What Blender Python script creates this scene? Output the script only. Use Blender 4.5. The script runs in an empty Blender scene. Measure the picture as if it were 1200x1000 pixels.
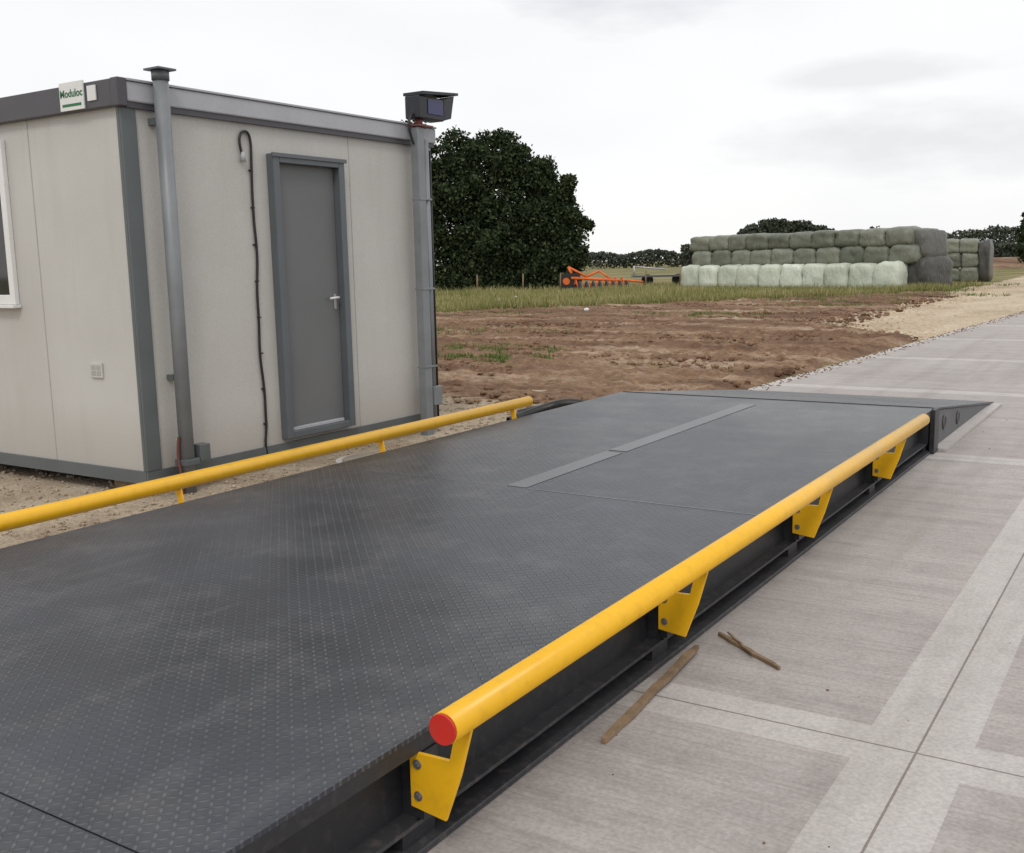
import bpy, bmesh, math, random
import numpy as np
from mathutils import Vector, noise, Matrix
random.seed(7); rng=np.random.default_rng(7)
S=bpy.context.scene
COL=S.collection

# ------------------------------------------------------------ materials
def new_mat(name):
    m=bpy.data.materials.new(name); m.use_nodes=True
    nt=m.node_tree; b=nt.nodes['Principled BSDF']
    return m,nt,b
def N(nt,t,**k):
    n=nt.nodes.new(t)
    for a,v in k.items(): setattr(n,a,v)
    return n
def coords(nt,scale=(1,1,1),rot=(0,0,0)):
    g=N(nt,'ShaderNodeNewGeometry'); m=N(nt,'ShaderNodeMapping')
    m.inputs['Scale'].default_value=scale; m.inputs['Rotation'].default_value=rot
    nt.links.new(g.outputs['Position'],m.inputs['Vector']); return m.outputs[0]
def noise_n(nt,vec,scale,detail=4,rough=.55):
    n=N(nt,'ShaderNodeTexNoise'); n.inputs['Scale'].default_value=scale
    n.inputs['Detail'].default_value=detail; n.inputs['Roughness'].default_value=rough
    nt.links.new(vec,n.inputs['Vector']); return n.outputs['Fac']
def ramp(nt,fac,stops):
    r=N(nt,'ShaderNodeValToRGB'); e=r.color_ramp.elements
    while len(e)<len(stops): e.new(.5)
    for i,(p,c) in enumerate(stops):
        e[i].position=p; e[i].color=(c if len(c)==4 else (*c,1))
    nt.links.new(fac,r.inputs[0]); return r.outputs[0]
def mixc(nt,f,a,b,mode='MIX'):
    m=N(nt,'ShaderNodeMix',data_type='RGBA',blend_type=mode)
    for s,v in ((m.inputs[0],f),(m.inputs[6],a),(m.inputs[7],b)):
        if isinstance(v,bpy.types.NodeSocket): nt.links.new(v,s)
        elif isinstance(v,(int,float)): s.default_value=v
        else: s.default_value=(*v,1) if len(v)==3 else v
    return m.outputs[2]
def math_n(nt,op,a,b=None,c=None,clamp=False):
    m=N(nt,'ShaderNodeMath',operation=op,use_clamp=clamp)
    for i,v in enumerate((a,b,c)):
        if v is None: continue
        if isinstance(v,bpy.types.NodeSocket): nt.links.new(v,m.inputs[i])
        else: m.inputs[i].default_value=v
    return m.outputs[0]
def bump(nt,b,h,strength=.3,dist=.01,prev=None):
    n=N(nt,'ShaderNodeBump'); n.inputs['Strength'].default_value=strength; n.inputs['Distance'].default_value=dist
    nt.links.new(h,n.inputs['Height'])
    if prev: nt.links.new(prev,n.inputs['Normal'])
    nt.links.new(n.outputs[0],b.inputs['Normal']); return n.outputs[0]
def paint(name,col,rough=.5,metal=0,var=.25,scale=3,dirt=(.12,.1,.08),dirtamt=.25,bmp=.05,spec=.5):
    m,nt,b=new_mat(name); v=coords(nt)
    n1=noise_n(nt,v,scale,2); n2=noise_n(nt,v,scale*9,3,.65)
    dark=tuple(c*(1-var) for c in col)
    c=ramp(nt,n1,[(.3,dark),(.7,col)])
    d=ramp(nt,n2,[(.5,(0,0,0)),(.8,(dirtamt,)*3)])
    c=mixc(nt,d,c,dirt); nt.links.new(c,b.inputs['Base Color'])
    r=ramp(nt,n1,[(.3,(max(rough-.1,0),)*3),(.7,(min(rough+.1,1),)*3)]); nt.links.new(r,b.inputs['Roughness'])
    b.inputs['Metallic'].default_value=metal; b.inputs['Specular IOR Level'].default_value=spec
    bump(nt,b,n1,bmp,.01); return m

M={}
M['yellow']=paint('yellow_paint',(.88,.48,.012),.34,var=.06,scale=2,dirt=(.30,.15,.02),dirtamt=.22,bmp=.02)
M['red']=paint('red_cap',(.60,.03,.02),.4,var=.15)
M['steel']=paint('dark_painted_steel',(.024,.026,.031),.45,var=.3,scale=3,dirt=(.12,.10,.09),dirtamt=.25)
M['steel2']=paint('ramp_grey_steel',(.10,.105,.115),.5,var=.3,scale=3,dirt=(.2,.17,.14),dirtamt=.4)
M['flange']=paint('flange_steel',(.045,.047,.053),.5,var=.3,scale=3,dirt=(.2,.17,.14),dirtamt=.4)
M['black']=paint('black_rubber',(.012,.012,.013),.5,var=.2)
M['bolt']=paint('zinc_bolt',(.35,.35,.36),.4,metal=.8,var=.2)
M['trim']=paint('grey_trim',(.115,.13,.135),.45,var=.15,dirtamt=.12)
M['post']=paint('galvanised_post',(.23,.245,.26),.45,metal=.1,var=.22,scale=4,dirtamt=.15)
M['gutter']=paint('gutter_grey',(.42,.43,.46),.4,metal=.0,var=.12,dirtamt=.15)
M['fascia']=paint('fascia_dark',(.075,.07,.082),.45,var=.2,dirtamt=.12)
M['door']=paint('door_grey',(.15,.155,.16),.55,var=.14,scale=1.5,dirtamt=.15)
M['frame']=paint('door_frame_grey',(.11,.125,.14),.42,var=.12)
M['white']=paint('white_upvc',(.75,.75,.74),.35,var=.06,dirtamt=.1)
M['lightmetal']=paint('aluminium',(.5,.5,.5),.35,metal=.3,var=.2)
M['navy']=paint('camera_housing',(.012,.013,.022),.4,var=.2)
M['blue']=paint('camera_face_blue',(.03,.035,.13),.2,var=.3,dirtamt=.1)
M['redbrown']=paint('mount_red',(.16,.05,.04),.5)
M['orange']=paint('implement_orange',(.80,.15,.015),.4,var=.2)
M['wood']=paint('old_timber',(.30,.20,.115),.8,var=.5,scale=12,dirt=(.07,.05,.035),dirtamt=.6)
M['green']=paint('sign_green',(.01,.16,.05),.5,var=.1)
M['roof']=paint('roof_sheet',(.25,.25,.26),.6)
M['lid']=paint('manhole_lid',(.30,.26,.20),.8,var=.3)

def wallmat():
    m,nt,b=new_mat('cabin_wall'); v=coords(nt)
    n1=noise_n(nt,v,.7,3); n2=noise_n(nt,coords(nt,(7,7,.8)),1,3,.6); n3=noise_n(nt,v,110,2)
    c=ramp(nt,n1,[(.3,(.47,.455,.43)),(.7,(.54,.53,.505))])
    st=ramp(nt,n2,[(.52,(0,0,0)),(.85,(.16,)*3)]); c=mixc(nt,st,c,(.28,.26,.22))
    sp=ramp(nt,n3,[(.3,(.90,.90,.90)),(.7,(1.05,1.05,1.05))]); c=mixc(nt,1.0,c,sp,'MULTIPLY')
    g=N(nt,'ShaderNodeNewGeometry'); sx=N(nt,'ShaderNodeSeparateXYZ'); nt.links.new(g.outputs['Position'],sx.inputs[0])
    z=math_n(nt,'SUBTRACT',.7,sx.outputs[2]); z=math_n(nt,'MULTIPLY',z,1.1,clamp=True); z=math_n(nt,'MULTIPLY',z,n1)
    c=mixc(nt,z,c,(.27,.22,.17))
    nt.links.new(c,b.inputs['Base Color']); b.inputs['Roughness'].default_value=.6
    bump(nt,b,n3,.35,.004); return m
M['wall']=wallmat()
def glass():
    m,nt,b=new_mat('window_glass'); b.inputs['Roughness'].default_value=.05
    v=coords(nt); n=noise_n(nt,v,1.5); c=ramp(nt,n,[(.3,(.012,.013,.015)),(.7,(.05,.05,.05))]); nt.links.new(c,b.inputs['Base Color']); return m
M['glass']=glass()

def tread(name,base,patt=1.0,top=(.125,.132,.15)):
    m,nt,b=new_mat(name)
    v=coords(nt)
    sx=N(nt,'ShaderNodeSeparateXYZ'); nt.links.new(v,sx.inputs[0])
    s=.029
    def loc(o):
        q=math_n(nt,'DIVIDE',o,s); f=math_n(nt,'FLOOR',q); l=math_n(nt,'SUBTRACT',math_n(nt,'SUBTRACT',q,f),.5); return f,l
    fx,lx=loc(sx.outputs[0]); fy,ly=loc(sx.outputs[1])
    par=math_n(nt,'FLOORED_MODULO',math_n(nt,'ADD',fx,fy),2)
    a=math_n(nt,'ADD',lx,ly); c=math_n(nt,'SUBTRACT',lx,ly)
    def ell(p,q): return math_n(nt,'ADD',math_n(nt,'POWER',math_n(nt,'MULTIPLY',math_n(nt,'ABSOLUTE',p),1.3),2),math_n(nt,'POWER',math_n(nt,'MULTIPLY',math_n(nt,'ABSOLUTE',q),3.6),2))
    e1=ell(a,c); e2=ell(c,a)
    mx=N(nt,'ShaderNodeMix'); nt.links.new(par,mx.inputs[0]); nt.links.new(e1,mx.inputs[2]); nt.links.new(e2,mx.inputs[3])
    h=math_n(nt,'SUBTRACT',1,mx.outputs[0],clamp=True); h=math_n(nt,'POWER',h,.5)
    n1=noise_n(nt,v,.5,4,.6); n2=noise_n(nt,v,3,4,.75); n3=noise_n(nt,coords(nt,(1.2,.25,1)),5,3,.7)
    col=ramp(nt,n1,[(.36,tuple(x*.5 for x in base)),(.54,base),(.75,tuple(x*1.6 for x in base))])
    dust=ramp(nt,n2,[(.5,(0,0,0)),(.75,(.4,)*3)]); col=mixc(nt,dust,col,(.12,.115,.115))
    sc=ramp(nt,n3,[(.58,(0,0,0)),(.75,(.25,)*3)]); col=mixc(nt,sc,col,(.14,.14,.15))
    wear=ramp(nt,n2,[(.35,(.15,)*3),(.65,(.85,)*3)])
    hh=math_n(nt,'MULTIPLY',math_n(nt,'MULTIPLY',h,wear),.8*patt); col=mixc(nt,hh,col,top)
    nt.links.new(col,b.inputs['Base Color'])
    r=ramp(nt,n1,[(.36,(.28,)*3),(.6,(.42,)*3)]); nt.links.new(r,b.inputs['Roughness'])
    b.inputs['Specular IOR Level'].default_value=.42
    bump(nt,b,h,.9*patt,.004)
    return m
M['tread']=tread('tread_plate',(.036,.040,.050))
M['strip']=tread('worn_strip',(.115,.12,.13),.35,(.2,.2,.21))

def concrete(name,a,bcol,broom=True):
    m,nt,b=new_mat(name); v=coords(nt)
    n1=noise_n(nt,v,.45,3,.6); n2=noise_n(nt,v,4,4,.72); nf=noise_n(nt,v,60,2,.65)
    c=ramp(nt,n1,[(.3,a),(.7,bcol)])
    st=ramp(nt,n2,[(.46,(0,0,0)),(.78,(.42,)*3)]); c=mixc(nt,st,c,tuple(x*.62 for x in a))
    n4=noise_n(nt,coords(nt,(2.6,.10,1)),1,3,.6); t=ramp(nt,n4,[(.50,(0,0,0)),(.68,(.26,)*3)]); c=mixc(nt,t,c,(.22,.19,.17))
    fx=ramp(nt,nf,[(.35,(.86,.86,.86)),(.65,(1.07,1.07,1.07))]); c=mixc(nt,1.0,c,fx,'MULTIPLY')
    if broom:
        w=noise_n(nt,coords(nt,(2.2,48,1)),1,2,.7)
        wc=ramp(nt,w,[(.34,(.88,.875,.87)),(.56,(1.02,1.02,1.02))]); c=mixc(nt,1.0,c,wc,'MULTIPLY')
        w2=noise_n(nt,coords(nt,(.25,6,1)),1,2,.6)
        wc2=ramp(nt,w2,[(.30,(.90,.90,.90)),(.6,(1.03,1.03,1.03))]); c=mixc(nt,1.0,c,wc2,'MULTIPLY')
        bump(nt,b,w,.4,.004)
    else: bump(nt,b,nf,.2,.003)
    nt.links.new(c,b.inputs['Base Color']); b.inputs['Roughness'].default_value=.82
    return m
M['slab']=concrete('brushed_concrete',(.365,.33,.315),(.445,.41,.39))
M['band']=concrete('trowelled_concrete',(.46,.43,.41),(.53,.50,.48),False)
M['joint']=concrete('joint_sealant',(.19,.165,.15),(.26,.22,.20),False)

def ground_like(name,stops,scale=1,stretch=(1,1,1),bmp=.6,bd=.05,fine=40,rough=.95):
    m,nt,b=new_mat(name); v=coords(nt,stretch); v0=coords(nt)
    n1=noise_n(nt,v,scale,5,.70); n2=noise_n(nt,v0,fine,3,.7)
    c=ramp(nt,n1,stops); f=ramp(nt,n2,[(.3,(.6,.6,.6)),(.7,(1.25,1.25,1.25))]); c=mixc(nt,1.0,c,f,'MULTIPLY')
    nt.links.new(c,b.inputs['Base Color']); b.inputs['Roughness'].default_value=rough; b.inputs['Specular IOR Level'].default_value=.2
    bump(nt,b,n2,bmp,bd); return m
M['soil']=ground_like('bare_soil',[(.30,(.09,.052,.033)),(.43,(.165,.095,.058)),(.55,(.25,.16,.10)),(.68,(.42,.32,.23))],.5,(.35,1.5,1),.8,.06,10)
M['gravel']=ground_like('tan_gravel',[(.3,(.29,.22,.16)),(.5,(.42,.34,.25)),(.7,(.56,.48,.38))],1.2,(1,1,1),.8,.02,45)
M['track']=ground_like('track_gravel',[(.3,(.35,.27,.18)),(.5,(.52,.42,.30)),(.7,(.63,.54,.42))],.45,(1,.35,1),.8,.04,8)
M['field']=ground_like('field_grass',[(.3,(.10,.115,.035)),(.5,(.20,.18,.075)),(.7,(.34,.28,.15))],.15,(1,1,1),.8,.1,4)

def leafmat(name,c1,c2,c3,nz=.5):
    m,nt,b=new_mat(name); g=N(nt,'ShaderNodeNewGeometry'); v=coords(nt)
    n=noise_n(nt,v,nz,2); x=math_n(nt,'ADD',math_n(nt,'MULTIPLY',g.outputs['Random Per Island'],.5),math_n(nt,'MULTIPLY',n,.5))
    c=ramp(nt,x,[(.25,c1),(.5,c2),(.8,c3)]); nt.links.new(c,b.inputs['Base Color'])
    b.inputs['Roughness'].default_value=.8; b.inputs['Specular IOR Level'].default_value=.1
    return m
M['leaf']=leafmat('oak_foliage',(.018,.029,.014),(.034,.052,.023),(.068,.088,.040),.6)
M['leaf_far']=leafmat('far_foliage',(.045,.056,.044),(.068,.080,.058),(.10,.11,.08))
M['grass']=leafmat('grass_blades',(.13,.155,.045),(.26,.25,.095),(.48,.40,.23),.25)
M['weed']=leafmat('weed_blades',(.07,.11,.025),(.12,.17,.045),(.20,.23,.08))
M['bark']=paint('bark',(.06,.045,.03),.9,var=.4)
def bale(name,a,c):
    m,nt,b=new_mat(name); v=coords(nt); n=noise_n(nt,v,2.2,4,.6); g=N(nt,'ShaderNodeNewGeometry')
    x=math_n(nt,'ADD',math_n(nt,'MULTIPLY',g.outputs['Random Per Island'],.45),math_n(nt,'MULTIPLY',n,.55))
    cc=ramp(nt,x,[(.25,a),(.75,c)]); nt.links.new(cc,b.inputs['Base Color']); b.inputs['Roughness'].default_value=.4
    n2=noise_n(nt,coords(nt,(1,1,.35)),7,3,.6); bump(nt,b,n2,.7,.10); return m
M['bale_pale']=bale('pale_bale_wrap',(.46,.50,.40),(.68,.72,.61))
M['bale_dark']=bale('netted_bale_wrap',(.09,.10,.072),(.22,.23,.18))
M['net']=bale('dark_netting',(.04,.04,.035),(.10,.10,.085))

# ------------------------------------------------------------ mesh helpers
def link(o,parent=None):
    COL.objects.link(o)
    if parent: o.parent=parent
    return o
def empty(name):
    e=bpy.data.objects.new(name,None); e.empty_display_size=.2; return link(e)
def mesh(name,vs,fs,mat,parent=None,smooth=False):
    me=bpy.data.meshes.new(name); me.from_pydata([tuple(v) for v in vs],[],[tuple(f) for f in fs])
    for mm in (mat if isinstance(mat,list) else [mat]): me.materials.append(mm)
    if smooth: me.polygons.foreach_set('use_smooth',[True]*len(me.polygons))
    me.update(); return link(bpy.data.objects.new(name,me),parent)
def bevel(o,w,seg=2):
    b=o.modifiers.new('bevel','BEVEL'); b.width=w; b.segments=seg; b.limit_method='ANGLE'; return o
def box(name,x0,x1,y0,y1,z0,z1,mat,parent=None,bv=0):
    vs=[(x,y,z) for z in (z0,z1) for y in (y0,y1) for x in (x0,x1)]
    fs=[(0,2,3,1),(4,5,7,6),(0,1,5,4),(2,6,7,3),(0,4,6,2),(1,3,7,5)]
    o=mesh(name,vs,fs,mat,parent)
    if bv: bevel(o,bv)
    return o
def cyl(name,p0,p1,r,mat,parent=None,seg=24,r2=None,smooth=True):
    p0,p1=Vector(p0),Vector(p1); d=(p1-p0).normalized(); r2=r if r2 is None else r2
    a=d.orthogonal().normalized(); b=d.cross(a); vs=[];fs=[]
    for p,rr in ((p0,r),(p1,r2)):
        for i in range(seg):
            t=2*math.pi*i/seg; vs.append(p+rr*(math.cos(t)*a+math.sin(t)*b))
    for i in range(seg): j=(i+1)%seg; fs.append((i,j,seg+j,seg+i))
    fs.append(tuple(range(seg))[::-1]); fs.append(tuple(range(seg,2*seg)))
    o=mesh(name,vs,fs,mat,parent)
    if smooth:
        for p in o.data.polygons: p.use_smooth=len(p.vertices)==4
    return o
def tube(name,pts,r,mat,parent=None,res=8):
    cu=bpy.data.curves.new(name,'CURVE'); cu.dimensions='3D'; cu.bevel_depth=r; cu.bevel_resolution=3
    sp=cu.splines.new('NURBS'); sp.points.add(len(pts)-1); sp.use_endpoint_u=True; sp.order_u=3; sp.resolution_u=res
    for i,p in enumerate(pts): sp.points[i].co=(*p,1)
    cu.materials.append(mat); tmp=bpy.data.objects.new(name+'_c',cu); COL.objects.link(tmp)
    dg=bpy.context.evaluated_depsgraph_get(); dg.update(); me=bpy.data.meshes.new_from_object(tmp.evaluated_get(dg))
    bpy.data.objects.remove(tmp); me.name=name; o=bpy.data.objects.new(name,me)
    if not me.materials: me.materials.append(mat)
    for p in me.polygons: p.use_smooth=True
    return link(o,parent)
def prism(name,poly,y0,y1,mat,parent=None,bv=0,ax='y'):
    n=len(poly)
    if ax=='y': vs=[(x,y0,z) for x,z in poly]+[(x,y1,z) for x,z in poly]
    else: vs=[(y0,y,z) for y,z in poly]+[(y1,y,z) for y,z in poly]
    fs=[tuple(range(n)),tuple(range(n,2*n))[::-1]]+[(i,i+n,(i+1)%n+n,(i+1)%n) for i in range(n)]
    o=mesh(name,vs,fs,mat,parent)
    bm=bmesh.new(); bm.from_mesh(o.data); bmesh.ops.recalc_face_normals(bm,faces=bm.faces); bm.to_mesh(o.data); bm.free()
    if bv: bevel(o,bv,1)
    return o
def prismx(name,poly,x0,x1,mat,parent=None,bv=0): return prism(name,poly,x0,x1,mat,parent,bv,'x')
def quads(C,sx,sy):
    n=len(C)
    d1=rng.normal(size=(n,3)); d1/=np.linalg.norm(d1,axis=1)[:,None]
    d2=rng.normal(size=(n,3)); d2=np.cross(d1,d2); d2/=np.linalg.norm(d2,axis=1)[:,None]
    sx=np.asarray(sx)[:,None]; sy=np.asarray(sy)[:,None]
    return np.stack([C-d1*sx,C-d2*sy,C+d1*sx,C+d2*sy],1).reshape(-1,3)
def fast_mesh(name,V,k,mat,parent=None):
    n=len(V)//k; me=bpy.data.meshes.new(name); me.vertices.add(len(V)); me.vertices.foreach_set('co',V.astype(np.float32).ravel())
    me.loops.add(n*k); me.loops.foreach_set('vertex_index',np.arange(n*k,dtype=np.int32))
    me.polygons.add(n); me.polygons.foreach_set('loop_start',np.arange(0,n*k,k,dtype=np.int32)); me.polygons.foreach_set('loop_total',np.full(n,k,dtype=np.int32))
    me.materials.append(mat); me.update(); me.validate(); return link(bpy.data.objects.new(name,me),parent)

# ------------------------------------------------------------ ground sheets
def sheet(name,poly,z,mat): return mesh(name,[(x,y,z) for x,y in poly],[tuple(range(len(poly)))],mat)
sheet('ground',[(-1500,-300),(1500,-300),(1500,2000),(-1500,2000)],-.03,M['field'])
sheet('gravel_yard',[(-30,-10),(-4.9,-10),(-4.9,13),(-30,13)],-.006,M['gravel'])
def edge(y): return -4.93 if y<13 else -4.93+(y-13)*.041
def trackl(y):
    t=max(0,min(1,(y-22.5)/5.5)); t=t*t*(3-2*t)
    return edge(y)-t*3.4-(y-28)*.085*(y>28)
tv=[]; tf=[]
ys=np.linspace(22,240,1000)
for i,y in enumerate(ys):
    l=trackl(y)+(.30*noise.noise(Vector((y*.5,0,0)))+.2*noise.noise(Vector((y*2,3,0)))+.15*noise.noise(Vector((y*7,3,4))))
    r=edge(y)+.03 if y<95 else 14
    l=min(l,r-.05)
    tv+= [(l,y,-.006),(l+(r-l)*.3,y,.0 if y<95 else .012),(r,y,.0 if y<95 else .012)]
    if i: a=3*i; tf+=[(a-3,a-2,a+1,a),(a-2,a-1,a+2,a+1)]
mesh('gravel_track',tv,tf,M['track'])

xs=[None,0,0,-.89,-.705,-.696,-.53,4.5,4.69,4.70,4.9,14]
jy=[-1.6,3.68,9.55,14.15,18.6,23.1,27.6,32.1,36.6,41.1,45.6,50.1,54.6,59.1,63.6,68.1,72.6,77.1]
ysl=[-8]
for j in jy: ysl+= [j-.15,j-.005,j+.005,j+.15]
ysl.append(95)
vs=[];fs=[];mi=[]
for y in ysl:
    for k,x in enumerate(xs):
        if k==0: x=edge(y)
        elif k==1: x=edge(y)+.16
        elif k==2: x=edge(y)+.38
        vs.append((x,y,.004))
nx=len(xs)
for i in range(len(ysl)-1):
    ky='s' if i%4==0 else ('j' if i%4==2 else 'b')
    for k in range(nx-1):
        kx={0:'b',3:'b',4:'j',5:'b',7:'b',8:'j',9:'b'}.get(k,'s')
        mt=2 if 'j' in (kx,ky) else (1 if 'b' in (kx,ky) else 0)
        a=i*nx+k; fs.append((a,a+1,a+nx+1,a+nx)); mi.append(mt)
ca=mesh('concrete_apron',vs,fs,[M['slab'],M['band'],M['joint']]); ca.data.polygons.foreach_set('material_index',mi)

def grassline(x,y):
    ax,ay=-24,31.5; bx,by=-12.7,48.5; L=math.hypot(bx-ax,by-ay)
    return ((x-ax)*(by-ay)-(y-ay)*(bx-ax))/L
gx=np.concatenate([np.arange(-34,-16,.22),np.arange(-16,-4.0,.11)]); gy=np.concatenate([np.arange(9.2,24,.10),np.arange(24,62,.2)])
vs=[]
for y in gy:
    e=edge(y)-.05
    for x in gx:
        w=.6*noise.noise(Vector((x*.5,y*.5,1)))+.25*noise.noise(Vector((x*2,y*2,1)))
        s=min(y-10.6+w+.08*(x+5), (e-x)*2.5, grassline(x,y)+w*2)
        if y>22.5: s=min(s,(trackl(y)+.35-x)+w*1.2)
        m=max(0,min(1,s/.9))
        n=noise.fractal(Vector((x*.5,y*1.1,0)),.9,2.1,4)*.07+noise.fractal(Vector((x*2.2,y*3,5)),.7,2.1,4)*.05
        c=noise.noise(Vector((x*5,y*5,9))); n+=max(0,c-.1)*.13
        rid=.13*max(0,noise.noise(Vector((x*.15,y*.6,3))))
        vs.append((x,y,(-.06 if m<=0 else -.05+m*.065+m*(n+rid)*.9)))
nx=len(gx); fs=[(i*nx+k,i*nx+k+1,(i+1)*nx+k+1,(i+1)*nx+k) for i in range(len(gy)-1) for k in range(nx-1)]
mesh('bare_soil',vs,fs,M['soil'],smooth=True)

def rocks(name,pts,rs,mat):
    ico=[(0,0,1),(.894,0,.447),(.276,.851,.447),(-.724,.526,.447),(-.724,-.526,.447),(.276,-.851,.447),(.724,.526,-.447),(-.276,.851,-.447),(-.894,0,-.447),(-.276,-.851,-.447),(.724,-.526,-.447),(0,0,-1)]
    fc=[(0,1,2),(0,2,3),(0,3,4),(0,4,5),(0,5,1),(1,6,2),(2,7,3),(3,8,4),(4,9,5),(5,10,1),(6,7,2),(7,8,3),(8,9,4),(9,10,5),(10,6,1),(11,7,6),(11,8,7),(11,9,8),(11,10,9),(11,6,10)]
    V=np.array(ico); out=[]
    for p,r in zip(pts,rs):
        q=V*(r*np.array([rng.uniform(.7,1.3),rng.uniform(.7,1.3),rng.uniform(.5,.9)]))*rng.uniform(.8,1.2,size=(12,1))
        a=rng.uniform(0,6.28); c,s=math.cos(a),math.sin(a); q=q@np.array([[c,s,0],[-s,c,0],[0,0,1]])
        q=q+np.array(p); out.append(q[np.array(fc)].reshape(-1,3))
    return fast_mesh(name,np.concatenate(out),3,mat)
pts=[];rs=[]
while len(pts)<7000:
    x=rng.uniform(-28,-5.0); y=rng.uniform(10.6,46)
    if grassline(x,y)<1 or (y>22.5 and x>trackl(y)+.6) or x>edge(y)-.05: continue
    if noise.noise(Vector((x*.3,y*.6,2)))<-.1: continue
    pts.append((x,y,.03)); rs.append(rng.uniform(.015,.07)*(1 if rng.random()<.94 else 1.8))
rocks('soil_clods',pts,rs,M['soil'])
pts=[(rng.uniform(-9.5,-5.0),rng.uniform(0,11.2),0) for _ in range(4500)]
rocks('gravel_stones',pts,[rng.uniform(.006,.026) for _ in pts],M['gravel'])
pts=[]
for _ in range(1500):
    y=rng.uniform(22.5,60); pts.append((min(trackl(y)+abs(rng.normal(0,.9))-.5,edge(y)),y,.005))
rocks('track_stones',pts,[rng.uniform(.015,.05) for _ in pts],M['track'])
pts=[]
for _ in range(1100):
    y=rng.uniform(10,40); pts.append((edge(y)+abs(rng.normal(0,.14)),y,.006))
rocks('soil_crumbs',pts,[rng.uniform(.004,.022) for _ in pts],M['soil'])

# ------------------------------------------------------------ grass
def blades(name,pos,h,w,mat):
    n=len(pos); a=rng.uniform(0,6.28,n); d=np.stack([np.cos(a),np.sin(a),np.zeros(n)],1)
    lean=rng.normal(0,.25,(n,2)); h=np.asarray(h); w=np.asarray(w)
    tip=pos+np.stack([lean[:,0]*h,lean[:,1]*h,h],1)
    V=np.stack([pos-d*w[:,None],pos+d*w[:,None],tip],1).reshape(-1,3); return fast_mesh(name,V,3,mat)
nrm=np.array([-17,11.3])/math.hypot(17,11.3); dr=np.array([11.3,17])/math.hypot(17,11.3)
A=np.array([-24,31.5]); n=90000
t=rng.uniform(-14,34,n); s=-.8+26*rng.random(n)**1.7
xy=A+t[:,None]*dr+s[:,None]*nrm
keep=np.array([noise.noise(Vector((x*.35,y*.35,7)))>-.32 for x,y in xy])&~((xy[:,0]>-9.5)) 
xy=xy[keep]; n=len(xy)
hh=np.array([.18+.26*max(0,noise.noise(Vector((x*.2,y*.2,3)))+.3) for x,y in xy])*rng.uniform(.6,1.5,n)
blades('verge_grass',np.concatenate([xy,np.full((n,1),-.03)],1),hh,rng.uniform(.012,.03,n),M['grass'])
cen=[(-12.5,17.5,1.5,1),(-16.5,22.5,2.4,1),(-10.7,16,.8,1),(-20,30,2,1),(-13,31,1.5,1),(-9.5,47,2.2,1),(-11.2,50,1.6,1),(-9.8,62,3,1),(-14,44,3,1.6),(-16.5,54.5,3,1.8),(-12,52.5,2.5,1.8),(-21,56,3,1.8),(-11.5,41,2,1.2),(-19,50,3,1.6),(-10.5,37,1.2,1)]
pp=[]; hs=[]
for cx,cy,r,hm in cen:
    for _ in range(1300):
        a=rng.uniform(0,6.28); q=r*rng.random()**.7; x,y=cx+q*math.cos(a)*1.6,cy+q*math.sin(a)*.8
        if noise.noise(Vector((x*1.3,y*1.3,4)))>.0: pp.append((x,y,0)); hs.append(hm*rng.uniform(.03,.16))
pp=np.array(pp); blades('weeds',pp,hs,rng.uniform(.010,.024,len(pp)),M['weed'])

# ------------------------------------------------------------ trees
def tree(name,x,y,h,r,leaves=9000,mat='leaf',ls=(.12,.28),seed=0,nl=34):
    rr=random.Random(seed); e=empty(name)
    cyl('trunk',(x,y,-.05),(x+rr.uniform(-.2,.2),y,h*.62),.28*h/10,M['bark'],e,10,.10*h/10)
    lob=[]
    for i in range(nl):
        a=rr.uniform(0,6.28); z=rr.uniform(.12,.95); env=math.sqrt(max(.03,1-((z-.47)/.54)**2))
        q=r*env*rr.uniform(.45,.95); lr=r*rr.uniform(.15,.33)
        lob.append((x+q*math.cos(a),y+q*math.sin(a),h*z-lr*.2,lr))
        if i<8: cyl('limb_%d'%i,(x,y,h*z*.55),(x+q*math.cos(a),y+q*math.sin(a),h*z-lr*.2),.09*h/10,M['bark'],e,6,.03)
    lob+=[(x,y,h-r*.36,r*.36),(x,y,h*.72,r*.60),(x,y,h*.5,r*.76),(x,y,h*.25,r*.72)]
    L=np.array(lob); w=L[:,3]**2; w/=w.sum(); k=rng.choice(len(L),leaves,p=w)
    d=rng.normal(size=(leaves,3)); d/=np.linalg.norm(d,axis=1)[:,None]
    rad=L[k,3]*(rng.random(leaves)**.4)*rng.normal(1.0,.17,leaves).clip(.6,1.6)
    C=L[k,:3]+d*rad[:,None]*np.array([1,1,.85]); C[:,2]=np.maximum(C[:,2],.15)
    sz=rng.uniform(ls[0],ls[1],leaves)
    fast_mesh('crown',quads(C,sz,sz*.6),4,M[mat],e); return e
for i,(x,y,h,r) in enumerate([(-46.6,55.6,11.0,3.2),(-44.2,57.1,11.5,3.0),(-42.2,58.9,11.0,2.8),(-40.2,60.2,10.8,2.8),(-38.4,61.2,9.9,2.6),(-36.9,62.0,8.9,2.2),(-35.9,62.9,6.8,1.8),(-49,54,10.5,3)]):
    tree('deciduous_tree',x,y,h,r,20000,ls=(.07,.18),seed=i+13)
n=16000; t=rng.random(n); C=np.stack([-49+13.2*t+rng.normal(0,.5,n),53.3+9.0*t+rng.normal(0,.5,n),rng.uniform(0,1,n)**1.2*(2.0+.8*np.sin(t*23))],1)
sz=rng.uniform(.08,.18,n); fast_mesh('hedge',quads(C,sz,sz*.6),4,M['leaf'])
def fwd(d,l): return (-.542*d+.84*l,.84*d+.542*l)
Cs=[];Z=[]
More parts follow.
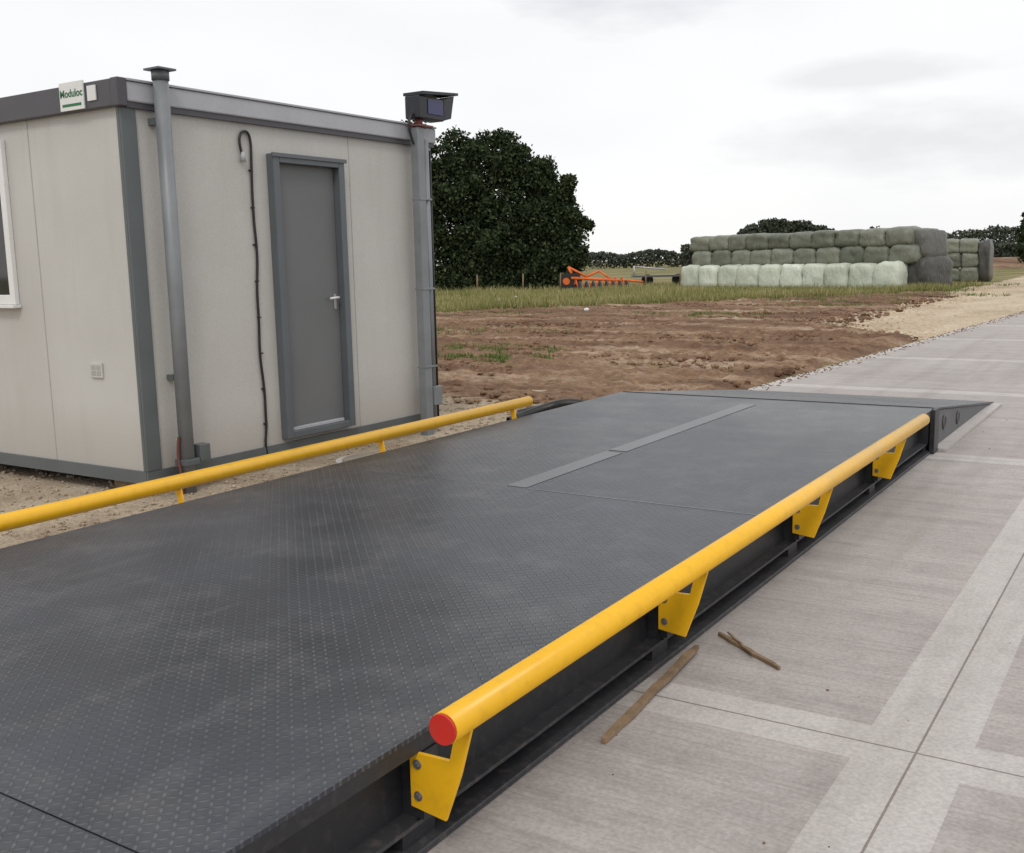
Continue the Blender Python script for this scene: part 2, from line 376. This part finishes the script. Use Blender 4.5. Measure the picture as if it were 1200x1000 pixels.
def belt(d,l0,l1,hf,n,th=6):
    for _ in range(n):
        l=random.uniform(l0,l1); H=hf(l)*(1+.16*noise.noise(Vector((l*.22,d,0)))+.14*noise.noise(Vector((l*.8,d,2))))
        x,y=fwd(d+random.uniform(-th/2,th/2),l); Cs.append((x,y,H*random.random()**.6)); Z.append(random.uniform(.2,.45))
belt(260,5,60,lambda l:3.8+.5*math.sin(l*.4),9000)
belt(230,38,45,lambda l:4.6,2000)
belt(210,44,66,lambda l:8.8*max(.15,(1-((l-55)/12.5)**2))**.35,16000)
belt(230,72,150,lambda l:6.6+.6*math.sin(l*.25),16000)
belt(150,60,90,lambda l:3.0,5000)
Cs=np.array(Cs);Z=np.array(Z); fast_mesh('distant_treeline',quads(Cs,Z,Z*.7),4,M['leaf_far'])
x,y=fwd(110,54.3); tree('conifer_tree',x,y,6.0,1.6,7000,'leaf',(.08,.2),seed=44)
bk=[]; bf=[]
for i in range(40):
    l=50+i*2; x0,y0=fwd(118,l); x1,y1=fwd(124,l+1)
    hz=1.1+.5*noise.noise(Vector((i*.3,0,0)))
    bk+=[(x0,y0,-.03),(x1,y1,hz),(x1+20*-.542,y1+20*.84,hz)]
    if i: a=3*i; bf+=[(a-3,a,a+1,a-2),(a-2,a+1,a+2,a-1)]
mesh('earth_bank',bk,bf,M['soil'],smooth=True)

# ------------------------------------------------------------ silage bales
def unit_cube(k=7):
    vs={};fs=[]
    def vid(p):
        key=tuple(round(c,4) for c in p)
        if key not in vs: vs[key]=len(vs)
        return vs[key]
    for ax in range(3):
        for sg in (-1,1):
            for i in range(k):
                for j in range(k):
                    q=[]
                    for a,b in ((i,j),(i+1,j),(i+1,j+1),(i,j+1)):
                        p=[0,0,0]; p[ax]=sg; p[(ax+1)%3]=-1+2*a/k; p[(ax+2)%3]=-1+2*b/k; q.append(vid(p))
                    fs.append(tuple(q if sg>0 else q[::-1]))
    return [Vector(v) for v in vs],fs
UV,UF=unit_cube()
def bales(name,A,B,mat,parent,rows_h):
    A=Vector((*A,0));B=Vector((*B,0)); vs=[];fs=[]
    for k,(z0,hgt,setb,depth,nn,off) in enumerate(rows_h):
        d=(B-A)/nn; L=d.length; d.normalize(); q=Vector((-d.y,d.x,0))
        for i in range(nn):
            c=A+d*L*(i+.5+off+random.uniform(-.03,.03))+q*(setb+depth/2+random.uniform(-.08,.08)); o=len(vs)
            sx=L*1.0*random.uniform(.93,1.04); sz=hgt*random.uniform(.96,1.07); ang=random.uniform(-.08,.08)
            for v in UV:
                p=v; m=(abs(p.x)**6+abs(p.y)**6+abs(p.z)**6)**(1/6); p=p/m
                p=p*(1+.10*noise.noise(v*1.6+Vector((i*3.1,k*7.7,0)))+.05*noise.noise(v*4+Vector((i*3.1,k*7.7,0))))*.52
                lx=p.x*sx*(1+.06*(-v.z)); ly=p.y*depth; lz=p.z*sz
                lx,ly=lx*math.cos(ang)-ly*math.sin(ang),lx*math.sin(ang)+ly*math.cos(ang)
                w=c+d*lx+q*ly; vs.append((w.x,w.y,z0+hgt/2+lz))
            fs+=[tuple(o+a for a in f) for f in UF]
    return mesh(name,vs,fs,mat,parent,smooth=True)
st=empty('silage_bale_stack')
A1=(-26.4,60.2);B1=(-12.2,54.9)
bales('front_bales',A1,B1,M['bale_pale'],st,[(-.03,1.38,0,1.4,10,0)])
bales('upper_bales',A1,B1,M['bale_dark'],st,[(0,1.3,1.35,1.4,10,0),(1.3,.92,.6,1.5,10,.35),(2.2,.90,.7,1.5,10,.1),(1.3,.92,2.1,1.4,10,.2),(2.2,.86,2.1,1.4,10,.1)])
bales('end_netting',(-12.3,55.6),(-11.0,55.15),M['net'],st,[(-.03,1.6,.2,2.6,1,0),(1.45,1.5,.5,2.4,1,-.3)])
st2=empty('silage_bale_stack')
bales('bales',(-16.5,69.8),(-10.9,70.8),M['bale_dark'],st2,[(-.03,.92,0,1.4,5,0),(.88,.9,.1,1.4,5,.05),(1.75,.9,.15,1.4,5,-.05)])
bales('end_netting',(-11.0,70.8),(-10.2,70.9),M['net'],st2,[(-.03,2.5,.1,2.4,1,0)])

# ------------------------------------------------------------ farm machinery
im=empty('farm_cultivator'); ix,iy=-31.6,59.2
ud=Vector((.84,.542,0)); vd=Vector((-.542,.84,0))
def ip(a,b,z): return Vector((ix,iy,0))+ud*a+vd*b+Vector((0,0,z))
for k,b in enumerate((-.4,.4)): cyl('frame_bar_%d'%k,ip(-1.6,b,.75),ip(1.9,b,.5),.09,M['orange'],im,8)
for k in range(8): 
    a=-1.3+k*.42; cyl('tine_%d'%k,ip(a,-.4,.7),ip(a+.12,-.55,.05),.045,M['orange'],im,6); cyl('disc_%d'%k,ip(a+.2,-.8,.28),ip(a+.26,-.78,.28),.27,M['steel2'],im,14)
    cyl('cross_%d'%k,ip(a,-.45,.7),ip(a,.45,.66),.05,M['orange'],im,6)
for k,a in enumerate((-1.9,-1.45)):
    cyl('tyre_%d'%k,ip(a,-.3,.55),ip(a+.05,.0,.55),.52,M['black'],im,24); cyl('hub_%d'%k,ip(a,-.34,.55),ip(a,-.30,.55),.22,M['orange'],im,16)
cyl('mast_a',ip(-1.4,0,.7),ip(-1.75,0,1.45),.09,M['orange'],im,8); cyl('mast_b',ip(-1.75,0,1.45),ip(-.5,0,.75),.07,M['orange'],im,8)
cyl('mast_c',ip(-.9,0,.7),ip(.2,0,1.15),.07,M['orange'],im,8); cyl('mast_d',ip(.2,0,1.15),ip(1.0,0,.6),.06,M['orange'],im,8)
cyl('drawbar',ip(1.8,0,.55),ip(3.0,0,.4),.07,M['orange'],im,8)
hr=empty('farm_trailer'); ix,iy=-30.5,66.5
for k,a in enumerate((-.9,1.2)): cyl('tyre_%d'%k,ip(a,-.2,.4),ip(a,.1,.4),.4,M['black'],hr,20)
o=box('bed',-1,1,-1,1,.0,.12,M['steel2'],hr); o.scale=(1.9,.8,1); o.location=ip(0,0,.62); o.rotation_euler=(0,0,math.atan2(.542,.84))
cyl('drawbar',ip(1.8,0,.6),ip(3.3,0,.35),.06,M['steel2'],hr,8); cyl('headboard',ip(-1.8,0,.7),ip(-1.8,0,1.4),.07,M['lightmetal'],hr,8); cyl('toprail',ip(-1.8,0,1.35),ip(.4,0,1.1),.05,M['lightmetal'],hr,8)
for (x,y) in [(-37.6,54.6),(-35.2,56.2),(-33.4,57.8),(-29,61),(-27.2,62.3)]:
    f=empty('fence_post'); cyl('post',(x,y,-.1),(x+.03,y,1.05),.05,M['wood'],f,8,.045); cyl('cap',(x+.03,y,1.05),(x+.03,y,1.10),.045,M['wood'],f,8,.02)

# ------------------------------------------------------------ weighbridge
wb=empty('weighbridge')
XL,XR=-4.90,-1.81; YE=9.72
box('deck_plate_a',XL,XR,1.425,YE,.385,.40,M['tread'],wb)
box('deck_plate_b',XL,XR,-6,1.419,.385,.40,M['tread'],wb)
for y0,y1 in ((5.26,6.55),(6.62,9.3)):
    box('cover_strip',-3.44,-3.30,y0,y1,.4,.4035,M['strip'],wb,.001)
box('seam_weld',-3.28,XR-.02,5.235,5.247,.4,.402,M['strip'],wb)
box('seam_weld',XL+.02,-3.46,5.235,5.243,.4,.4012,M['strip'],wb)
for sgn,xe in ((1,XR),(-1,XL)):
    X=lambda a,b:(min(xe-sgn*a,xe-sgn*b),max(xe-sgn*a,xe-sgn*b))
    for y0,y1 in ((-6,1.41),(1.43,YE)):
        box('edge_lip',*X(.002,.02),y0,y1,.335,.384,M['steel'],wb)
        box('web',*X(.10,.112),y0,y1,.10,.384,M['steel'],wb)
        box('bottom_flange',*X(.03,.20),y0,y1,.086,.10,M['flange'],wb)
        box('base_rail',*X(.0,.26),y0,y1,.008,.03,M['flange'],wb,.004)
    for y in (-4,-2.3,-.6,.9,2.30,4.03,5.88,7.73,9.6):
        box('stiffener',*X(.022,.099),y,y+.014,.101,.384,M['steel'],wb)
        box('foot',*X(.04,.19),y-.08,y+.08,.031,.085,M['steel'],wb)
box('end_plate',XL+.02,XR-.02,YE+.002,YE+.02,.03,.405,M['steel'],wb)
prismx('ramp_top',[(YE+.03,.385),(YE+.03,.40),(13.2,.03),(13.2,.008)],XL,XR,M['tread'],wb)
prismx('ramp_side',[(YE+.05,.03),(YE+.05,.375),(12.95,.03)],XR-.03,XR-.015,M['steel2'],wb)
prismx('ramp_side_left',[(YE+.05,.03),(YE+.05,.375),(12.95,.03)],XL+.015,XL+.03,M['steel2'],wb)
box('ramp_post',XR-.012,XR+.03,YE-.12,YE+.06,.01,.40,M['steel'],wb,.003)
box('ramp_base',XR-.02,XR+.10,YE+.07,13.1,.006,.03,M['band'],wb)
for k,(y,z) in enumerate(((10.25,.2),(10.95,.15))):
    cyl('hole_%d'%k,(XR-.014,y,z),(XR-.006,y,z),.055,M['black'],wb)
    tube('hole_ring_%d'%k,[(XR-.008,y+.06*math.cos(t),z+.06*math.sin(t)) for t in np.linspace(0,6.6,20)],.008,M['steel2'],wb)
def rail(name,x,z,y0,y1,ys,sgn,capmat):
    e=empty(name); r=.046
    cyl('tube',(x,y0,z),(x,y1,z),r,M['yellow'],e,32)
    for k,(ya,yb) in enumerate(((y0-.010,y0-.001),(y1+.001,y1+.006))): cyl('end_cap_%d'%k,(x,ya,z),(x,yb,z),r*(.96),capmat,e,32)
    xe=XR if sgn>0 else XL
    P=[(-.035,.335),(-.035,.16),(.092,.145),(.150,.30),(x*sgn-xe*sgn+.030,z-.03),(x*sgn-xe*sgn-.025,z-.035),(.112,.340)]
    for k,y in enumerate(ys):
        prism('bracket_%d'%k,[(xe+sgn*a,b) for a,b in P],y,y+.012,M['yellow'],e,.002)
        box('mount_%d'%k,min(xe-sgn*.03,xe+sgn*.002),max(xe-sgn*.03,xe+sgn*.002),y+.014,y+.09,.12,.33,M['steel'],e)
        for z0 in (.2,.3):
            cyl('bolt_%d'%k,(xe-sgn*.005,y-.010,z0),(xe-sgn*.005,y-.001,z0),.010,M['bolt'],e,6,smooth=False); cyl('washer_%d'%k,(xe-sgn*.005,y-.003,z0),(xe-sgn*.005,y-.0005,z0),.015,M['bolt'],e,16)
    return e
rail('guide_rail',-1.645,.487,2.17,8.42,(2.26,4.0,5.85,7.7),1,M['red'])
rail('guide_rail',-5.06,.487,-3,8.14,(-1.6,.3,2.2,4.1,6.0,7.85),-1,M['yellow'])

# ------------------------------------------------------------ site cabin
cb=empty('site_cabin')
CX,CY0,CY1,CL=-6.75,5.2,8.98,-12.6; ZB,ZT=.13,2.97
box('walls',CL,CX,CY0,CY1,ZB,ZT,M['wall'],cb)
box('base_rail_side',CX+.001,CX+.022,CY0-.02,CY1,ZB-.03,ZB+.07,M['trim'],cb)
box('base_rail_end',CL,CX,CY0-.022,CY0-.001,ZB-.03,ZB+.07,M['trim'],cb)
box('corner_trim_side',CX+.001,CX+.02,CY0-.018,CY0+.12,ZB+.072,ZT,M['trim'],cb,.004)
box('corner_trim_end',CX-.03,CX,CY0-.018,CY0-.001,ZB+.072,ZT,M['trim'],cb)
box('corner_trim_far',CX+.001,CX+.016,CY1-.05,CY1+.01,ZB+.072,ZT,M['gutter'],cb)
box('fascia_end',CL-.05,CX-.02,CY0-.06,CY0+.03,ZT-.005,ZT+.19,M['fascia'],cb,.006)
box('fascia_corner',CX-.019,CX+.07,CY0-.065,CY0+.02,ZT-.012,ZT+.195,M['fascia'],cb,.01)
box('fascia_side',CX-.02,CX+.055,CY0+.021,CY1+.06,ZT+.03,ZT+.177,M['gutter'],cb,.012)
box('gutter_lip',CX+.0,CX+.068,CY0+.021,CY1+.06,ZT+.178,ZT+.196,M['gutter'],cb,.004)
box('drip_edge',CX+.001,CX+.04,CY0+.021,CY1+.04,ZT-.012,ZT+.028,M['fascia'],cb)
box('roof',CL-.04,CX-.021,CY0+.031,CY1+.05,ZT+.002,ZT+.185,M['roof'],cb)
M['seam']=paint('panel_seam',(.41,.40,.375),.6,var=.1)
for x in (-7.92,-9.15,-10.4): box('panel_seam',x-.005,x+.005,CY0-.003,CY0,ZB+.073,ZT-.006,M['seam'],cb)
for y in (7.72,): box('panel_seam_side',CX,CX+.003,y-.004,y+.004,ZB+.073,ZT-.013,M['seam'],cb)
wx1=-8.24; wx0=-9.6; wz0,wz1=1.5,2.84
for nm,a in (('r',(wx1-.07,wx1,wz0,wz1)),('l',(wx0,wx0+.07,wz0,wz1)),('t',(wx0+.071,wx1-.071,wz1-.07,wz1)),('b',(wx0+.071,wx1-.071,wz0,wz0+.08)),('m',(-8.96,-8.9,wz0+.081,wz1-.071))):
    box('window_frame_'+nm,a[0],a[1],CY0-.045,CY0-.001,a[2],a[3],M['white'],cb,.006)
box('window_glass',wx0+.06,wx1-.06,CY0-.015,CY0-.002,wz0+.06,wz1-.06,M['glass'],cb)
box('window_sill',wx0-.02,wx1+.02,CY0-.08,CY0-.002,wz0-.03,wz0-.001,M['white'],cb,.004)
box('socket_plate',-7.35,-7.2,CY0-.018,CY0-.001,.92,1.04,M['wall'],cb,.004)
for a in (0,1):
    for b in (0,1): box('socket_slot',-7.33+a*.065,-7.28+a*.065,CY0-.021,CY0-.0185,.94+b*.045,.975+b*.045,M['seam'],cb)
dy0,dy1,dz0,dz1=6.65,7.56,.24,2.73; f=.075
for nm,a in (('l',(dy0,dy0+f,dz0,dz1)),('r',(dy1-f,dy1,dz0,dz1)),('t',(dy0+f+.001,dy1-f-.001,dz1-f,dz1)),('b',(dy0+f+.001,dy1-f-.001,dz0,dz0+f*.8))):
    box('door_frame_'+nm,CX+.001,CX+.085,a[0],a[1],a[2],a[3],M['frame'],cb,.006)
box('door_leaf',CX+.001,CX+.010,dy0+f+.004,dy1-f-.004,dz0+f+.004,dz1-f-.004,M['door'],cb,.003)
box('door_threshold',CX+.0165,CX+.06,dy0+f+.02,dy1-f-.06,dz0+f*.8+.002,dz0+f*.8+.03,M['gutter'],cb,.003)
box('door_drip',CX+.086,CX+.10,dy0-.02,dy1+.02,dz1-.03,dz1+.005,M['frame'],cb,.003)
box('handle_plate',CX+.011,CX+.018,dy1-f-.075,dy1-f-.045,1.36,1.50,M['lightmetal'],cb,.003)
cyl('handle_spindle',(CX+.018,dy1-f-.06,1.47),(CX+.06,dy1-f-.06,1.47),.012,M['lightmetal'],cb,12)
cyl('handle_lever',(CX+.058,dy1-f-.052,1.47),(CX+.058,dy1-f-.17,1.465),.011,M['white'],cb,12)
for z in (.6,1.5,2.4): cyl('hinge',(CX+.03,dy0+f+.0,z),(CX+.03,dy0+f,z+.1),.012,M['frame'],cb,10)
box('sign_board',-7.36,-7.07,CY0-.075,CY0-.061,2.972,3.18,M['white'],cb,.002)
box('notice_board',-7.03,-6.93,CY0-.072,CY0-.061,3.02,3.13,M['white'],cb,.002)
cu=bpy.data.curves.new('t','FONT'); cu.body='Moduloc'; cu.size=.078; cu.align_x='CENTER'; cu.offset=.0022
to=bpy.data.objects.new('t',cu); COL.objects.link(to); dg=bpy.context.evaluated_depsgraph_get(); dg.update()
me=bpy.data.meshes.new_from_object(to.evaluated_get(dg)); bpy.data.objects.remove(to); me.materials.clear(); me.materials.append(M['green'])
o=link(bpy.data.objects.new('sign_lettering',me),cb); o.rotation_euler=(math.pi/2,0,0); o.location=(-7.215,CY0-.0765,3.07)
box('sign_strapline',-7.33,-7.10,CY0-.0768,CY0-.0755,3.0,3.02,M['green'],cb)
pts=[(CX+.02,6.36,2.70),(CX+.02,6.33,2.80),(CX+.02,6.36,2.88),(CX+.02,6.43,2.90),(CX+.018,6.47,2.83),(CX+.018,6.46,2.6)]
pts+=[(CX+.016,6.45+.014*math.sin(z*4)+.006*math.sin(z*11),z) for z in np.arange(2.4,.35,-.12)]+[(CX+.016,6.43,.22),(CX+.016,6.45,.1)]
tube('cable',pts,.011,M['black'],cb)
for z in np.arange(.4,2.6,.31): box('cable_clip',CX+.001,CX+.028,6.437,6.463,z,z+.012,M['black'],cb)
cyl('lamp_body',(CX+.03,6.36,2.64),(CX+.03,6.36,2.72),.024,M['gutter'],cb,16,.014)
for y in (5.4,7.1,8.8):
    box('packer',-7.3,-6.9,y-.12,y+.12,-.01,.098,M['wood'],cb,.01)
    box('packer',-11.3,-10.9,y-.12,y+.12,-.01,.098,M['wood'],cb,.01)
box('chassis',-12.4,-7.0,5.35,8.9,.05,.128,M['black'],cb)

p1=empty('steel_post'); px,py=-6.62,5.48
cyl('tube',(px,py,-.02),(px,py,3.24),.058,M['post'],p1,28)
box('cap_plate',px-.085,px+.085,py-.085,py+.085,3.241,3.256,M['trim'],p1,.002)
cyl('cap_neck',(px,py,3.17),(px,py,3.24),.066,M['trim'],p1,24)
box('base_clamp',px-.07,px+.07,py-.07,py+.07,.22,.27,M['trim'],p1,.006)
box('junction_box',px-.03,px+.06,py+.085,py+.19,.24,.37,M['trim'],p1,.006)
box('wall_strap',CX+.001,px-.05,py-.04,py+.04,2.85,2.9,M['trim'],p1); box('wall_strap',CX+.001,px-.05,py-.04,py+.04,.9,.94,M['trim'],p1)
tube('cable',[(px+.01,py-.07,0),(px+.02,py-.085,.15),(px-.02,py-.08,.3),(px,py-.07,.45)],.012,M['redbrown'],p1)
p2=empty('camera_post'); px,py=-6.60,8.60
box('column',px-.05,px+.05,py-.055,py+.055,-.02,3.12,M['post'],p2,.012)
cyl('conduit',(px+.02,py+.10,.15),(px+.02,py+.10,3.0),.032,M['post'],p2,16)
cyl('conduit_dark',(px+.03,py+.155,.15),(px+.03,py+.155,2.9),.012,M['black'],p2,12)
for z in (.7,1.5,2.4): box('clamp',px-.054,px+.056,py-.058,py+.14,z,z+.02,M['post'],p2,.003)
box('junction_box',px-.05,px+.07,py+.06,py+.19,.3,.50,M['post'],p2,.008)
box('mount_plate',px-.08,px+.08,py-.07,py+.17,3.121,3.14,M['redbrown'],p2,.003)
cyl('mount_neck',(px,py+.03,3.14),(px,py+.03,3.2),.04,M['redbrown'],p2,16)
box('housing',px-.10,px+.08,py-.06,py+.36,3.20,3.42,M['navy'],p2,.012)
prismx('hood',[(py-.04,3.425),(py-.04,3.455),(py+.56,3.50),(py+.56,3.475)],px-.13,px+.12,M['navy'],p2)
box('lens_panel',px+.081,px+.088,py+.08,py+.33,3.25,3.40,M['blue'],p2,.003)
prismx('side_shield',[(py+.36,3.21),(py+.36,3.42),(py+.54,3.47),(py+.48,3.24)],px-.10,px+.078,M['navy'],p2)
cyl('lens',(px-.01,py+.50,3.35),(px-.01,py+.535,3.35),.05,M['glass'],p2,20)
tube('camera_cable',[(px,py-.05,3.25),(px,py-.13,3.2),(px,py-.12,3.05),(px,py-.066,2.95)],.012,M['black'],p2)

# ------------------------------------------------------------ small things
mh=empty('manhole_cover'); mx,my=-6.05,7.05
cyl('ring',(mx,my,-.003),(mx,my,.045),.32,M['band'],mh,40); cyl('lid',(mx,my,.0455),(mx,my,.055),.26,M['lid'],mh,40)
pp=empty('corrugated_pipe')
tube('pipe',[(-6.1,9.4,.05),(-5.9,9.8,.16),(-5.6,9.9,.24),(-5.3,10.1,.12),(-5.1,10.4,.02)],.055,M['black'],pp)
tube('pipe_b',[(-6.3,9.9,.05),(-5.9,10.2,.16),(-5.5,10.3,.14),(-5.2,10.8,.02)],.055,M['black'],pp)
def plank(nm,a,b,w,h):
    a=Vector(a);b=Vector(b); d=(b-a); L=d.length; d.normalize(); q=Vector((-d.y,d.x,0)); vs=[];fs=[];n=8
    for i in range(n+1):
        t=i/n; c=a+d*L*t+q*.003*math.sin(i*2.1); ww=w*(1-.12*abs(math.sin(i*1.3)))*(1 if 0<i<n else .6)
        zz=h*(1-.2*math.sin(i*1.7)**2); vs+=[c-q*ww/2,c+q*ww/2,c+q*ww/2*.9+Vector((0,0,zz)),c-q*ww/2*.9+Vector((0,0,zz))]
        if i:
            o=4*i; fs+=[(o-4,o-3,o+1,o),(o-3,o-2,o+2,o+1),(o-2,o-1,o+3,o+2),(o-1,o-4,o,o+3)]
    fs+=[(0,3,2,1),(4*n,4*n+1,4*n+2,4*n+3)]
    return mesh(nm,vs,fs,M['wood'])
plank('timber_offcut',(-1.69,3.19,.006),(-1.74,4.18,.03),.034,.022)
plank('timber_offcut',(-1.74,4.45,.006),(-1.36,4.18,.006),.024,.016)
plank('timber_offcut',(-1.70,4.46,.020),(-1.50,4.24,.024),.012,.008)
rocks('litter',[(-18,33,.05),(-27,41,.06),(-28,44,.06)],[.10,.10,.16],M['white'])
pts=[(rng.uniform(-1.7,6),rng.uniform(2.5,14),.006) for _ in range(200)]
rocks('loose_stones',pts,[rng.uniform(.002,.007) for _ in pts],M['soil'])

# ------------------------------------------------------------ sky + sun
w=bpy.data.worlds.new('World'); S.world=w; w.use_nodes=True; nt=w.node_tree; nt.nodes.clear()
out=N(nt,'ShaderNodeOutputWorld'); sky=N(nt,'ShaderNodeTexSky',sky_type='NISHITA'); sky.sun_disc=False
SE,SR=math.radians(48),math.radians(150)
sky.sun_elevation=SE; sky.sun_rotation=SR
b1=N(nt,'ShaderNodeBackground'); b1.inputs[1].default_value=.12; nt.links.new(sky.outputs[0],b1.inputs[0])
tc=N(nt,'ShaderNodeTexCoord'); mp=N(nt,'ShaderNodeMapping'); mp.inputs['Scale'].default_value=(1,1,3.2); nt.links.new(tc.outputs['Generated'],mp.inputs[0])
n1=noise_n(nt,mp.outputs[0],2.2,3,.55); n2=noise_n(nt,mp.outputs[0],5,4,.6)
cc=ramp(nt,n1,[(.30,(.93,.93,.945)),(.50,(.985,.98,.98)),(.62,(1.0,1.0,.995))])
def blob(dirn,k,amt):
    sc=N(nt,'ShaderNodeVectorMath',operation='MULTIPLY'); sc.inputs[1].default_value=k
    sb=N(nt,'ShaderNodeVectorMath',operation='SUBTRACT'); sb.inputs[1].default_value=dirn; nt.links.new(tc.outputs['Generated'],sb.inputs[0])
    nt.links.new(sb.outputs[0],sc.inputs[0]); dp=N(nt,'ShaderNodeVectorMath',operation='LENGTH'); nt.links.new(sc.outputs[0],dp.inputs[0])
    d=math_n(nt,'ADD',dp.outputs['Value'],math_n(nt,'MULTIPLY',math_n(nt,'SUBTRACT',n2,.5),2.6))
    return math_n(nt,'MULTIPLY',math_n(nt,'SUBTRACT',1,d,clamp=True),amt,clamp=True)
for dirn,k,am,c in [((-.42,.87,.255),(8,8,24),1.6,(.78,.785,.81)),((-.17,.978,.095),(5,5,26),1.4,(.83,.83,.845)),((-.24,.96,.155),(10,10,70),1.3,(.86,.86,.87))]:
    cc=mixc(nt,blob(dirn,k,am),cc,c)
b2=N(nt,'ShaderNodeBackground'); b2.inputs[1].default_value=1.03; nt.links.new(cc,b2.inputs[0])
mx=N(nt,'ShaderNodeMixShader'); mx.inputs[0].default_value=.94; nt.links.new(b1.outputs[0],mx.inputs[1]); nt.links.new(b2.outputs[0],mx.inputs[2]); nt.links.new(mx.outputs[0],out.inputs[0])
sl=bpy.data.lights.new('sun','SUN'); sl.energy=1.0; sl.angle=math.radians(14); sl.color=(1,.95,.88)
so=link(bpy.data.objects.new('sun',sl))
az=SR; dirv=Vector((math.sin(az)*math.cos(SE),math.cos(az)*math.cos(SE),math.sin(SE)))
so.rotation_euler=dirv.to_track_quat('Z','Y').to_euler()

# ------------------------------------------------------------ camera
yaw,pitch,roll=map(math.radians,(32.82,-8.882,-1.267))
f_=Vector((-math.sin(yaw)*math.cos(pitch),math.cos(yaw)*math.cos(pitch),math.sin(pitch))); r_=Vector((math.cos(yaw),math.sin(yaw),0)); u_=r_.cross(f_)
c_,s_=math.cos(roll),math.sin(roll); r2=c_*r_+s_*u_; u2=-s_*r_+c_*u_
cd=bpy.data.cameras.new('camera'); cd.sensor_width=36; cd.sensor_fit='HORIZONTAL'; cd.lens=36*1223.4/1200; cd.clip_end=4000; cd.clip_start=.05
co=link(bpy.data.objects.new('camera',cd)); Mx=Matrix((r2,u2,-f_)).transposed().to_4x4(); Mx.translation=(0,0,1.75); co.matrix_world=Mx
S.camera=co
S.view_settings.view_transform='Standard'; S.view_settings.look='None'; S.view_settings.exposure=0
